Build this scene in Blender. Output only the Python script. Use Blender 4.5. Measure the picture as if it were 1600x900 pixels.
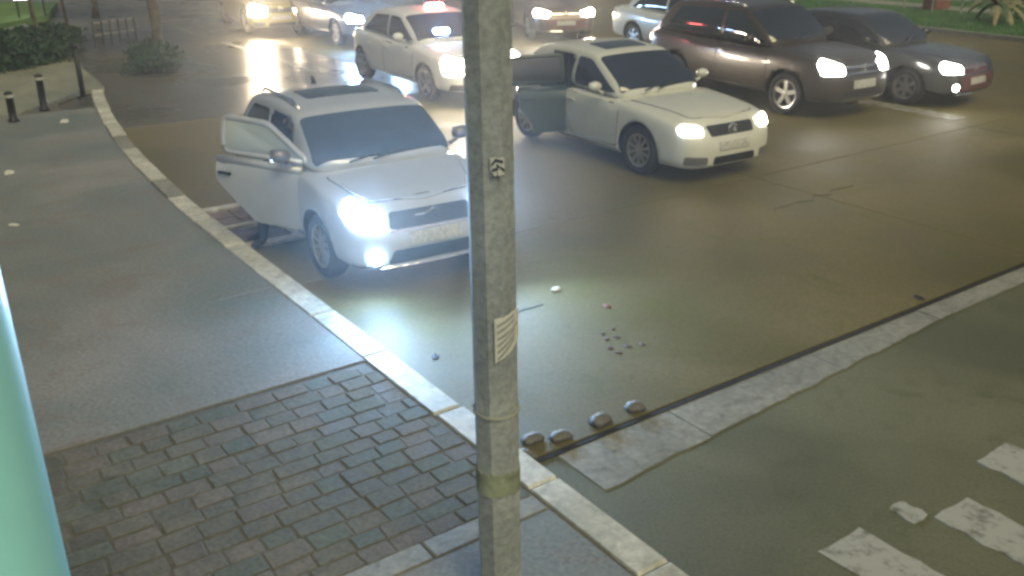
import bpy, bmesh, math, random
from mathutils import Vector, Matrix
from mathutils.bvhtree import BVHTree
from mathutils.geometry import delaunay_2d_cdt
random.seed(7)
R = math.radians
scn = bpy.context.scene
for o in list(bpy.data.objects): bpy.data.objects.remove(o)
C = scn.collection

# ------------------------------------------------------------------ camera, sky, sun, exposure
CAM_H = 3.2
cd = bpy.data.cameras.new('camera'); cam = bpy.data.objects.new('camera', cd); C.objects.link(cam)
cam.location = (0, 0, CAM_H); cam.rotation_euler = (R(90 - 22.4), 0, 0)
cd.sensor_width = 36; cd.lens = 32.4; cd.clip_start = 0.05; cd.clip_end = 1500
scn.camera = cam
SUN_EL, SUN_AZ = 52, 152            # azimuth measured from +Y towards +X
w = bpy.data.worlds.new('World'); scn.world = w; w.use_nodes = True
wn = w.node_tree; bg = wn.nodes['Background']
sky = wn.nodes.new('ShaderNodeTexSky'); sky.sky_type = 'NISHITA'; sky.sun_disc = False
sky.sun_elevation = R(SUN_EL); sky.sun_rotation = R(SUN_AZ); sky.air_density = 1.6; sky.dust_density = 6.0; sky.ozone_density = 0.3
wn.links.new(sky.outputs[0], bg.inputs[0]); bg.inputs[1].default_value = 0.026
sd = bpy.data.lights.new('sun', 'SUN'); sun = bpy.data.objects.new('sun', sd); C.objects.link(sun)
sd.energy = 0.60; sd.angle = R(28); sd.color = (1.0, 0.90, 0.46)
sun.rotation_euler = Vector((math.sin(R(SUN_AZ))*math.cos(R(SUN_EL)), math.cos(R(SUN_AZ))*math.cos(R(SUN_EL)), math.sin(R(SUN_EL)))).to_track_quat('Z', 'Y').to_euler()
vs = scn.view_settings; vs.view_transform = 'Standard'; vs.look = 'None'; vs.exposure = 1.1; vs.gamma = 1; vs.use_curve_mapping = False
scn.cycles.use_denoising = True
scn.cycles.pixel_filter_type = 'BLACKMAN_HARRIS'; scn.cycles.filter_width = 3.0
scn.cycles.max_bounces = 6; scn.cycles.sample_clamp_indirect = 6

# ------------------------------------------------------------------ street frame: s away along the kerb, t across to the right
K = Vector((0.14, 4.91)); A = R(125.5)
S = Vector((math.cos(A), math.sin(A))); T = Vector((S.y, -S.x))
def st(s, t, z=0.0):
    p = K + S*s + T*t
    return Vector((p.x, p.y, z))

# ------------------------------------------------------------------ materials
MATS = {}
def newmat(name):
    m = bpy.data.materials.new(name); m.use_nodes = True; MATS[name] = m
    return m, m.node_tree, m.node_tree.nodes['Principled BSDF']
def plain(name, col, rough=0.5, metal=0.0, coat=0.0, emit=None, es=0.0, spec=0.5, var=0.12, scale=6):
    m, nt, b = newmat(name)
    b.inputs['Roughness'].default_value = rough; b.inputs['Metallic'].default_value = metal
    b.inputs['Coat Weight'].default_value = coat; b.inputs['Coat Roughness'].default_value = 0.08
    b.inputs['Specular IOR Level'].default_value = spec
    if var > 0:
        n = nt.nodes.new('ShaderNodeTexNoise'); n.inputs['Scale'].default_value = scale; n.inputs['Detail'].default_value = 5
        tc = nt.nodes.new('ShaderNodeTexCoord'); nt.links.new(tc.outputs['Object'], n.inputs['Vector'])
        r = nt.nodes.new('ShaderNodeValToRGB'); r.color_ramp.elements[0].position = 0.3; r.color_ramp.elements[1].position = 0.7
        r.color_ramp.elements[0].color = (*[c*(1-var) for c in col], 1); r.color_ramp.elements[1].color = (*[min(1, c*(1+var)) for c in col], 1)
        nt.links.new(n.outputs['Fac'], r.inputs[0]); nt.links.new(r.outputs[0], b.inputs['Base Color'])
    else:
        b.inputs['Base Color'].default_value = (*col, 1)
    if emit:
        b.inputs['Emission Color'].default_value = (*emit, 1); b.inputs['Emission Strength'].default_value = es
    return m
def ground(name, c1, c2, c3, rough=(0.3, 0.6), big=0.5, fine=14, bump=0.25, stain=0.5):
    """mottled, stained concrete / asphalt in world space"""
    m, nt, b = newmat(name); N = nt.nodes; L = nt.links
    g = N.new('ShaderNodeNewGeometry')
    def noise(sc, det=6, ro=0.6, dist=0.0):
        n = N.new('ShaderNodeTexNoise'); n.inputs['Scale'].default_value = sc; n.inputs['Detail'].default_value = det
        n.inputs['Roughness'].default_value = ro; n.inputs['Distortion'].default_value = dist
        L.new(g.outputs['Position'], n.inputs['Vector']); return n
    def ramp(n, a, b_, ca, cb):
        r = N.new('ShaderNodeValToRGB'); e = r.color_ramp.elements
        e[0].position = a; e[1].position = b_; e[0].color = (*ca, 1); e[1].color = (*cb, 1)
        L.new(n.outputs['Fac'], r.inputs[0]); return r
    nb = noise(big, 5, 0.55, 0.6); nf = noise(fine, 8, 0.7); ns = noise(big*3.1, 7, 0.65, 1.2)
    r1 = ramp(nb, 0.35, 0.65, c1, c2)
    r2 = ramp(ns, 0.52, 0.70, (0, 0, 0), (1, 1, 1))
    mx = N.new('ShaderNodeMix'); mx.data_type = 'RGBA'
    ml = N.new('ShaderNodeMath'); ml.operation = 'MULTIPLY'; ml.inputs[1].default_value = stain
    L.new(r2.outputs[0], ml.inputs[0]); L.new(ml.outputs[0], mx.inputs['Factor']); L.new(r1.outputs[0], mx.inputs['A']); mx.inputs['B'].default_value = (*c3, 1)
    rf = ramp(nf, 0.3, 0.7, (0.66, 0.66, 0.66), (1.30, 1.30, 1.30))
    mm = N.new('ShaderNodeMix'); mm.data_type = 'RGBA'; mm.blend_type = 'MULTIPLY'; mm.inputs['Factor'].default_value = 1
    L.new(mx.outputs['Result'], mm.inputs['A']); L.new(rf.outputs[0], mm.inputs['B']); L.new(mm.outputs['Result'], b.inputs['Base Color'])
    rr = N.new('ShaderNodeMapRange'); rr.inputs[1].default_value = 0.35; rr.inputs[2].default_value = 0.65
    rr.inputs[3].default_value = rough[0]; rr.inputs[4].default_value = rough[1]
    L.new(nb.outputs['Fac'], rr.inputs[0]); L.new(rr.outputs[0], b.inputs['Roughness'])
    bp = N.new('ShaderNodeBump'); bp.inputs['Strength'].default_value = bump; bp.inputs['Distance'].default_value = 0.01
    L.new(nf.outputs['Fac'], bp.inputs['Height']); L.new(bp.outputs[0], b.inputs['Normal'])
    return m
def worn(name, paint, under, thr=0.5):
    """road paint worn through to what lies beneath"""
    m, nt, b = newmat(name); N = nt.nodes; L = nt.links
    g = N.new('ShaderNodeNewGeometry'); n = N.new('ShaderNodeTexNoise'); n.inputs['Scale'].default_value = 7; n.inputs['Detail'].default_value = 9; n.inputs['Roughness'].default_value = 0.7
    L.new(g.outputs['Position'], n.inputs['Vector']); r = N.new('ShaderNodeValToRGB'); e = r.color_ramp.elements
    e[0].position = thr-0.06; e[1].position = thr+0.1; e[0].color = (*under, 1); e[1].color = (*paint, 1)
    L.new(n.outputs['Fac'], r.inputs[0]); L.new(r.outputs[0], b.inputs['Base Color']); b.inputs['Roughness'].default_value = 0.6
    return m
ground('asphalt', (.090, .093, .048), (.145, .145, .082), (.075, .082, .032), (.55, .8), .55, 50, .6, .7)
ground('road_concrete', (.088, .076, .016), (.150, .124, .050), (.092, .092, .013), (.55, .75), .45, 42, .5, .7)
ground('wet_concrete', (.09, .085, .065), (.14, .13, .10), (.07, .065, .05), (.24, .36), .45, 16, .15, .6)
ground('asphalt_patch', (.060, .052, .022), (.098, .085, .040), (.055, .055, .02), (.6, .8), .8, 24, .5, .6)
ground('joint', (.015, .014, .012), (.03, .028, .024), (.01, .01, .01), (.7, .9))
ground('sidewalk_concrete', (.145, .18, .17), (.25, .25, .24), (.205, .175, .155), (.6, .8), .55, 34, .4, .85)
ground('paver_stone', (.10, .105, .085), (.165, .16, .13), (.085, .09, .066), (.75, .95), 3.5, 34, .5, .6)
ground('paver_warm', (.125, .115, .095), (.185, .17, .145), (.10, .095, .075), (.75, .95), 3.1, 34, .5, .6)
ground('paver_green', (.095, .11, .09), (.15, .165, .135), (.08, .09, .06), (.75, .95), 2.7, 34, .5, .6)
ground('mortar', (.11, .11, .09), (.15, .145, .12), (.085, .085, .07), (.7, .9), 2, 20)
ground('band_concrete', (.20, .20, .165), (.27, .265, .22), (.13, .13, .10), (.45, .7), 1.6, 18, .35, .7)
ground('kerb_paint', (.42, .42, .35), (.62, .61, .53), (.26, .27, .2), (.45, .65), 2.2, 14, .35, .8)
ground('pale_paving', (.24, .25, .19), (.32, .32, .24), (.19, .2, .15), (.45, .65), .6, 10, .2, .5)
ground('soil', (.03, .03, .018), (.05, .045, .03), (.02, .025, .012), (.8, .95), 1.5, 12)
ground('pole_concrete', (.26, .29, .29), (.36, .39, .38), (.21, .25, .19), (.6, .8), 2.2, 30, .35, .75)
worn('road_paint', (.36, .36, .31), (.12, .12, .09), .40)
worn('faded_paint', (.26, .26, .23), (.11, .10, .05), .47)
plain('white_paint', (.74, .76, .74), .28, 0, .6, var=.03)
plain('cream_paint', (.60, .61, .53), .28, 0, .6, var=.03)
plain('silver_white', (.47, .495, .515), .28, .15, .6, var=.03)
plain('dark_paint', (.052, .042, .030), .30, .2, .4, var=.1)
plain('black_paint', (.04, .04, .036), .22, .2, .9, var=.1)
plain('maroon_paint', (.10, .018, .015), .3, .1, .6, var=.1)
plain('yellow_paint', (.35, .29, .10), .4, 0, .4, var=.1)
plain('painted_door_shade', (.035, .058, .052), .35, 0, .4, var=.1)  # shade on the sedan's open rear door, put into its colour
plain('grey_paint', (.16, .15, .15), .3, .2, .6, var=.1)
plain('glass_dark', (.015, .02, .024), .06, 0, .0, spec=.9, var=0)
plain('glass_bloom', (.045, .065, .095), .10, 0, .0, spec=.9, var=.1)  # headlight bloom reflected in the hatchback's windscreen, put into the glass colour
plain('rubber', (.018, .018, .018), .7, var=.2)
plain('trim_black', (.02, .02, .02), .5, var=.2)
plain('interior', (.03, .03, .032), .8, var=.3)
plain('seat_cloth', (.11, .11, .12), .9, var=.2)
plain('rim_alloy', (.55, .55, .52), .3, .85, var=.08)
plain('chrome', (.7, .7, .7), .15, 1, var=0)
plain('plate', (.46, .46, .42), .5, var=.3, scale=28)
plain('mirror_glass', (.5, .5, .5), .05, 1, var=0)
plain('grille_dark', (.015, .017, .018), .4, var=.2)
plain('tail_lens', (.45, .03, .02), .2, 0, .6, emit=(1, .75, .6), es=1.6, var=0)
plain('beam_blue', (.9, .95, 1), .2, emit=(.36, .62, 1), es=230, var=0)
plain('beam_warm', (1, .95, .85), .2, emit=(1, .88, .68), es=30, var=0)
plain('beam_lead', (1, .9, .7), .2, emit=(1, .80, .55), es=170, var=0)
plain('beam_far', (1, .9, .7), .2, emit=(1, .86, .66), es=90, var=0)
plain('dusk_paint', (.10, .075, .075), .35, .1, .6, var=.1)
plain('beam_white', (1, 1, .95), .2, emit=(1, .95, .86), es=34, var=0)
plain('beacon_red', (.8, .1, .1), .2, emit=(1, .14, .14), es=45, var=0)
plain('beacon_blue', (.5, .6, 1), .2, emit=(.38, .55, 1), es=170, var=0)
plain('lamp_white', (1, 1, 1), .2, emit=(1, 1, .95), es=8, var=0)
plain('mint_paint', (.40, .95, .98), .45, 0, .3, var=.05, scale=3)
plain('paper', (.62, .63, .56), .8, var=.1, scale=20)
plain('print_grey', (.30, .31, .29), .8, var=.2, scale=30)
plain('ink_black', (.03, .03, .03), .7, var=.2)
plain('sticker_white', (.6, .62, .6), .6, var=.1)
plain('dark_metal', (.025, .028, .026), .5, .4, var=.25)
plain('rail_metal', (.42, .43, .36), .5, .2, var=.15)
plain('stripe_yellow', (.30, .25, .10), .5, var=.15)
plain('inlet_brick', (.20, .155, .15), .8, var=.3, scale=9)
plain('marker_grey', (.13, .125, .105), .6, var=.3, scale=20)
plain('chip_brown', (.12, .085, .075), .8, var=.25)
plain('brick_red', (.22, .08, .055), .8, var=.25)
plain('leaf', (.055, .11, .03), .6, var=.45, scale=2.5)
plain('leaf_dark', (.03, .07, .035), .6, var=.45, scale=2.5)
plain('leaf_dry', (.24, .22, .10), .7, var=.3)
plain('turf', (.05, .14, .02), .8, var=.4, scale=1.5)
plain('moss', (.25, .28, .19), .9, var=.35, scale=14)
plain('turf_lit', (.13, .23, .06), .8, var=.35, scale=1.5)  # the lawn's lamplit brightness is put into this turf colour
plain('bark', (.14, .12, .085), .9, var=.4, scale=9)
plain('skin', (.38, .23, .16), .55, var=.08)
plain('cloth_dark', (.028, .033, .034), .85, var=.25, scale=20)
plain('cloth_grey', (.20, .20, .21), .85, var=.15, scale=20)
plain('hair', (.012, .010, .009), .6, var=.2)
plain('pink_paint', (.36, .2, .17), .6, var=.15)
m, nt, b = newmat('glass_clear')
b.inputs['Base Color'].default_value = (.62, .74, .76, 1); b.inputs['Roughness'].default_value = .08; b.inputs['Alpha'].default_value = .55

# ------------------------------------------------------------------ helpers
def M(n): return MATS[n]
def link(name, me, mats, parent=None):
    o = bpy.data.objects.new(name, me); C.objects.link(o)
    for x in (mats if isinstance(mats, (list, tuple)) else [mats]): me.materials.append(M(x))
    if parent: o.parent = parent
    return o
def mesh(name, vs_, fs, mats, parent=None, smooth=False, mi=None):
    me = bpy.data.meshes.new(name); me.from_pydata([tuple(v) for v in vs_], [], fs); me.update()
    if smooth:
        for p in me.polygons: p.use_smooth = True
    if mi:
        for p, i in zip(me.polygons, mi): p.material_index = i
    return link(name, me, mats, parent)
def from_bm(name, bm, mats, parent=None, smooth=False):
    me = bpy.data.meshes.new(name); bmesh.ops.recalc_face_normals(bm, faces=bm.faces); bm.to_mesh(me); bm.free()
    if smooth:
        for p in me.polygons: p.use_smooth = True
    return link(name, me, mats, parent)
def tag(o, label, cat, group=None):
    o['label'] = label; o['category'] = cat
    if group: o['group'] = group
    return o
def struct(o, kind='structure'):
    o['kind'] = kind; return o
def thing(name, label, cat, loc=(0, 0, 0), rz=0, group=None):
    o = bpy.data.objects.new(name, None); C.objects.link(o); o.empty_display_size = .2
    o.location = loc; o.rotation_euler = (0, 0, rz)
    return tag(o, label, cat, group)
def bbox(bm, c, d, rot=None, bev=0.0):
    r = bmesh.ops.create_cube(bm, size=1); v = r['verts']
    bmesh.ops.scale(bm, vec=d, verts=v)
    if bev:
        es = list({e for x in v for e in x.link_edges}); q = bmesh.ops.bevel(bm, geom=es, offset=bev, segments=2, affect='EDGES'); v = list({x for f in q['faces'] for x in f.verts} | {x for x in v if x.is_valid})
    if rot is not None: bmesh.ops.rotate(bm, cent=(0, 0, 0), matrix=rot, verts=v)
    bmesh.ops.translate(bm, vec=c, verts=v); return v
def lathe(bm, prof, n=24, M4=None, caps=True, loop=False):
    rings = []
    for r, z in prof:
        rings.append([bm.verts.new((r*math.cos(2*math.pi*i/n), r*math.sin(2*math.pi*i/n), z)) for i in range(n)])
    for a, b_ in zip(rings, rings[1:]+(rings[:1] if loop else [])):
        for i in range(n): bm.faces.new((a[i], a[(i+1) % n], b_[(i+1) % n], b_[i]))
    for k in (0, -1):
        if caps and not loop and prof[k][0] > 1e-4: bm.faces.new(rings[k])
    vv = [v for r in rings for v in r]
    if M4 is not None: bmesh.ops.transform(bm, matrix=M4, verts=vv)
    return vv
def tube(bm, pts, rad, n=8):
    pts = [Vector(p) for p in pts]; rings = []
    for i, p in enumerate(pts):
        d = (pts[min(i+1, len(pts)-1)] - pts[max(i-1, 0)]).normalized()
        q = d.to_track_quat('Z', 'Y'); r = rad[i] if isinstance(rad, (list, tuple)) else rad
        rings.append([bm.verts.new(p + q @ Vector((r*math.cos(2*math.pi*k/n), r*math.sin(2*math.pi*k/n), 0))) for k in range(n)])
    for a, b_ in zip(rings, rings[1:]):
        for k in range(n): bm.faces.new((a[k], a[(k+1) % n], b_[(k+1) % n], b_[k]))
    bm.faces.new(rings[0]); bm.faces.new(rings[-1])
def prism(name, pts, z0, z1, mat, parent=None, bev=0.0):
    """extruded polygon given as world (x, y) points"""
    n = len(pts); a = sum(pts[i][0]*pts[(i+1) % n][1] - pts[(i+1) % n][0]*pts[i][1] for i in range(n))
    if a < 0: pts = pts[::-1]
    if bev:
        cx = sum(p[0] for p in pts)/n; cy = sum(p[1] for p in pts)/n
        ins = []
        for p in pts:
            d = Vector((cx-p[0], cy-p[1])); l = d.length; ins.append((p[0]+d.x/l*bev*1.4, p[1]+d.y/l*bev*1.4))
        v = [(p[0], p[1], z0) for p in pts] + [(p[0], p[1], z1-bev) for p in pts] + [(p[0], p[1], z1) for p in ins]
        f = [tuple(range(2*n, 3*n))] + [(i, (i+1) % n, n+(i+1) % n, n+i) for i in range(n)] + [(n+i, n+(i+1) % n, 2*n+(i+1) % n, 2*n+i) for i in range(n)]
    else:
        v = [(p[0], p[1], z0) for p in pts] + [(p[0], p[1], z1) for p in pts]
        f = [tuple(range(n, 2*n))] + [(i, (i+1) % n, n+(i+1) % n, n+i) for i in range(n)]
    return mesh(name, v, f, mat, parent)
def stq(s0, s1, t0, t1): return [tuple(st(a, b_)[:2]) for a, b_ in ((s0, t0), (s0, t1), (s1, t1), (s1, t0))]
def rag(s0, s1, t0, t1, amp=.03, step=.12):
    """a rectangle in the street frame with a broken outline"""
    out = []
    def edge(a, b_):
        k = max(1, int((Vector(b_)-Vector(a)).length/step))
        for i in range(k):
            f = i/k; j = amp if i else amp*.4
            out.append(tuple(st(a[0]+(b_[0]-a[0])*f+random.uniform(-j, j), a[1]+(b_[1]-a[1])*f+random.uniform(-j, j))[:2]))
    c = [(s0, t0), (s0, t1), (s1, t1), (s1, t0)]
    for i in range(4): edge(c[i], c[(i+1) % 4])
    return out

# ------------------------------------------------------------------ the setting
def kt(s):                                   # the kerb's edge drifts towards the road further up
    return -0.10 + (0.0 if s < 5 else 0.0105*(s-5)**2 if s < 14.5 else .95 + .12*(s-14.5))
gnd = struct(mesh('ground', [(-90, -40, -.06), (90, -40, -.06), (90, 100, -.06), (-90, 100, -.06)], [(0, 1, 2, 3)], 'soil'))
road = struct(prism('road', stq(-9, 60, -.6, 23.0), -.04, 0.0, 'asphalt'))
bed = struct(prism('joint_bed', stq(-.02, 60, .3, 22.0), .001, .004, 'joint', road)); del bed['kind']
SE = [0.015, 3.6, 7.3, 11.2, 15.4, 20, 25.5, 32, 42]; TE = [-.6, 6.2, 11.3, 16.6, 22.0]
for i in range(len(SE)-1):
    for j in range(len(TE)-1):
        g = .007 if j and i else .006
        prism('slab', stq(SE[i]+g, SE[i+1]-g, TE[j]+(g if j else 0), TE[j+1]-g), -.02, random.uniform(.015, .017), 'wet_concrete' if (i > 2 and j == 0) or (i > 4 and j == 1) else 'road_concrete', road, .004)
# crack stub in the first slab, and the dark joint across the mouth of the street
prism('crack', rag(1.90, 1.918, 1.18, 1.52, .006, .06), .012, .0195, 'joint', road)
prism('joint_strip', rag(-.028, .008, .02, 9, .006, .3), .0, .011, 'joint', road)
# pale concrete band in front of the joint, broken into pieces
def near_s(t_): return -.49+.23*(t_-.16)/3.9 if t_ < 4.06 else -.25+.01*(t_-4.06)
for t0, t1 in ((.16, 1.115), (1.125, 2.63), (2.64, 4.06), (4.075, 6.6), (6.615, 9.0)):
    pts = [tuple(st(-.035+random.uniform(-.004, .004), t0)[:2])]; k = int((t1-t0)/.11)
    pts += [tuple(st(near_s(t0+(t1-t0)*q/k)+random.uniform(-.012, .012), t0+(t1-t0)*q/k+random.uniform(-.003, .003))[:2]) for q in range(k+1)]
    pts += [tuple(st(-.035+random.uniform(-.004, .004), t1)[:2])]
    prism('band', pts, .0, .006, 'band_concrete', road)
# hairline cracks
for s0, t0, ds, dt in ((2.5, 5.2, .15, 1.7), (5.1, 7.3, .5, 1.6), (1.0, 7.9, .2, 1.5)):
    pts = []; n_ = 9; off = [random.uniform(-.06, .06) for _ in range(n_+1)]
    for q in range(n_+1): pts.append((s0+ds*q/n_+off[q], t0+dt*q/n_-off[q]*.5))
    ring = [tuple(st(a-.0035, b_)[:2]) for a, b_ in pts]+[tuple(st(a+.0035, b_+.003)[:2]) for a, b_ in pts[::-1]]
    prism('crack', ring, .0, .0195 if s0 > 0 else .004, 'joint', road)
# worn crossing bars
bars = [(-3.4, -1.58, .72, 1.08, .014), (-3.2, -1.78, 1.50, 1.84, .018), (-3.4, -1.60, 2.25, 2.62, .012), (-3.6, -1.62, 3.05, 3.38, .03), (-3.6, -1.6, 3.82, 4.15, .03)]
for k, (s0, s1, t0, t1, am) in enumerate(bars):
    prism('crossing_bar', rag(s0, s1, t0, t1, am, .09), .0, .006, 'road_paint', road)
prism('crossing_bar', rag(-1.74, -1.58, 1.36, 1.50, .015, .05), .0, .006, 'road_paint', road)
# lane lines on the slabs
for s in (11.2, 14.6, 18.0, 22.0):
    prism('lane_line', rag(s, s+2.2, 5.05, 5.17, .01, .4), .012, .0215, 'road_paint', road)
prism('lane_line', rag(4.0, 8.6, 11.5, 11.9, .03, .3), .012, .0215, 'faded_paint', road)
for s in (10, 14, 18): prism('lane_line', rag(s, s+2, 12.6, 12.72, .01, .4), .012, .0215, 'road_paint', road)

# kerb and pavement
walk = struct(prism('sidewalk', stq(-9, 14.6, -14, -.28), -.05, .106, 'mortar'))
kerb = struct(prism('kerb', stq(-9, 14.6, -.30, -.13), -.04, .09, 'mortar'))
s = -4.0
while s < 14.4:
    l = random.uniform(.85, 1.05); s1 = min(s+l, 14.4)
    j = random.uniform(-.008, .008)
    prism('kerb_stone', [tuple(st(s+.006, kt(s)-.20+j)[:2]), tuple(st(s+.006, kt(s)+j)[:2]), tuple(st(s1-.006, kt(s1)+j)[:2]), tuple(st(s1-.006, kt(s1)-.20+j)[:2])], -.02, .125+random.uniform(-.004, .004), 'kerb_paint' if s < 5.2 or random.random() < .6 else 'band_concrete', kerb, .012)
    s = s1
# large slabs of the pavement
se = [1.66, 3.4, 5.3, 7.15, 8.35, 10.4, 12.7]; te = [-.315, -5.2, -9, -13]
for i in range(len(se)-1):
    for j in range(len(te)-1):
        g = .009 if i == 0 else .004
        hi = te[j] - .004
        pts = [tuple(st(se[i]+g, te[j+1]+.003)[:2]), tuple(st(se[i]+g, (kt(se[i])-.215) if j == 0 else hi)[:2]), tuple(st(se[i+1]-.003, (kt(se[i+1])-.215) if j == 0 else hi)[:2]), tuple(st(se[i+1]-.003, te[j+1]+.003)[:2])]
        prism('pavement_slab', pts, .05, .118+random.uniform(-.001, .001), 'sidewalk_concrete', walk, .004)
# pavers near the corner
row = 0; s = -.40; n = 0
while s < 1.63:
    d = random.uniform(.125, .165); s1 = min(s+d, 1.645); t = -.318 - random.uniform(0, .2)*(row % 2); first = True
    if s1 - s < .05: break
    t = -.318
    first = random.uniform(.08, .2)
    while t > -3.3:
        wd = first if t == -.318 else random.uniform(.16, .27)
        g = random.uniform(.005, .009); q = lambda: random.uniform(-.006, .006)
        pts = [tuple(st(a+q(), b_+q())[:2]) for a, b_ in ((s+g, t-wd+g), (s+g, t-g), (s1-g, t-g), (s1-g, t-wd+g))]
        prism('paver', pts, .06, .1125+random.uniform(-.004, .004), random.choice(('paver_stone', 'paver_stone', 'paver_warm', 'paver_green')), walk, .004)
        t -= wd; n += 1
    s = s1; row += 1
for t0, t1 in ((-.32, -1.05), (-1.06, -1.9), (-1.91, -2.9)):
    prism('edging_stone', stq(-.55, -.41, t1+.004, t0), .06, .120, 'band_concrete', walk, .006)
for t0, t1 in ((-.32, -2.2), (-2.21, -4.2)):
    prism('pavement_slab', stq(-3.5, -.56, t1+.004, t0), .05, .116, 'sidewalk_concrete', walk, .004)

# gutter inlet beside the kerb: pale frame stones round brick paving
inlet = thing('gutter_inlet', 'pale stone frame of bricks in the gutter below the open car door', 'drain', st(5.5, .2, .016), 0)
inlet.location = (0, 0, 0)
for q in ((4.75, 4.88, -.07, .60), (6.15, 6.28, -.02, .60), (4.89, 6.14, .48, .60), (5.44, 5.54, -.05, .47)):
    prism('frame_stone', rag(q[0], q[1], q[2], q[3], .008, .2), .012, .045, 'kerb_paint', inlet)
for a in range(12):
    for b_ in range(2):
        s0 = 4.90 + a*.103
        if 5.36 < s0 < 5.55: continue
        prism('brick', stq(s0, s0+.09, -.04+b_*.26, .20+b_*.26), .012, .032+random.uniform(-.004, .004), 'inlet_brick', inlet, .004)

# far end of the pavement: pale paving, planting bed, verge on the right
prism_pal = struct(prism('crossing_paving', stq(14.6, 21.5, -16, -1.0) if False else [tuple(st(a, b_)[:2]) for a, b_ in ((12.75, -14), (12.75, -.9), (14.45, .45), (14.6, .9), (19.0, 1.2), (19.0, -14))], .03, .128, 'pale_paving'))
far = struct(prism('far_pavement', [tuple(st(a, b_)[:2]) for a, b_ in ((19.0, -20), (19.0, 1.2), (60, 3.2), (60, -20))], .02, .11, 'sidewalk_concrete'))
verge = struct(prism('verge', stq(-6, 60, 22.0, 60), -.04, .10, 'turf'))
vk = struct(prism('verge_kerb', stq(-6, 60, 21.82, 21.995), -.04, .13, 'band_concrete'))
back = struct(prism('far_path', stq(-6, 60, 27.0, 28.2), .09, .112, 'pale_paving'))

# ------------------------------------------------------------------ cars
def evalmesh(o):
    dg = bpy.context.evaluated_depsgraph_get(); return bpy.data.meshes.new_from_object(o.evaluated_get(dg))
def bake(o):
    bm = bmesh.new(); bm.from_mesh(o.data); bmesh.ops.recalc_face_normals(bm, faces=bm.faces); bm.to_mesh(o.data); bm.free()
    me = evalmesh(o); o.modifiers.clear(); o.data = me
    for p in me.polygons: p.use_smooth = True
    return o
def loft(rings, closed_caps=True):
    """rings of half sections (y>=0), first and last point on the centre plane"""
    v = []; f = []; n = len(rings[0]); m_ = 2*n-2
    for r in rings:
        v += [Vector(p) for p in r] + [Vector((p[0], -p[1], p[2])) for p in r[-2:0:-1]]
    for i in range(len(rings)-1):
        a, b_ = i*m_, (i+1)*m_
        for k in range(m_): f.append((a+k, b_+k, b_+(k+1) % m_, a+(k+1) % m_))
    for base, flip in ((0, True), ((len(rings)-1)*m_, False)):
        for k in range(n-1):
            q = [base+k, base+k+1, base+(m_-k-1) % m_, base+(m_-k) % m_]
            q = [x for i, x in enumerate(q) if x not in q[:i]]
            f.append(tuple(q if flip else q[::-1]))
    return v, f
def bvh_of(me): return BVHTree.FromPolygons([v.co.copy() for v in me.vertices], [tuple(p.vertices) for p in me.polygons])
def round_poly(p, r, k=4):
    out = []; n = len(p)
    for i in range(n):
        a, b_, c = Vector(p[i-1]), Vector(p[i]), Vector(p[(i+1) % n])
        l = min(r, (a-b_).length*.45, (c-b_).length*.45)
        p0 = b_ + (a-b_).normalized()*l; p2 = b_ + (c-b_).normalized()*l
        for j in range(k+1):
            f = j/k; out.append(tuple((1-f)**2*p0 + 2*f*(1-f)*b_ + f*f*p2))
    return out
def inside(p, poly):
    c = False; n = len(poly); x, y = p
    for i in range(n):
        (x1, y1), (x2, y2) = poly[i], poly[i-1]
        if (y1 > y) != (y2 > y) and x < (x2-x1)*(y-y1)/(y2-y1+1e-12)+x1: c = not c
    return c
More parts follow.
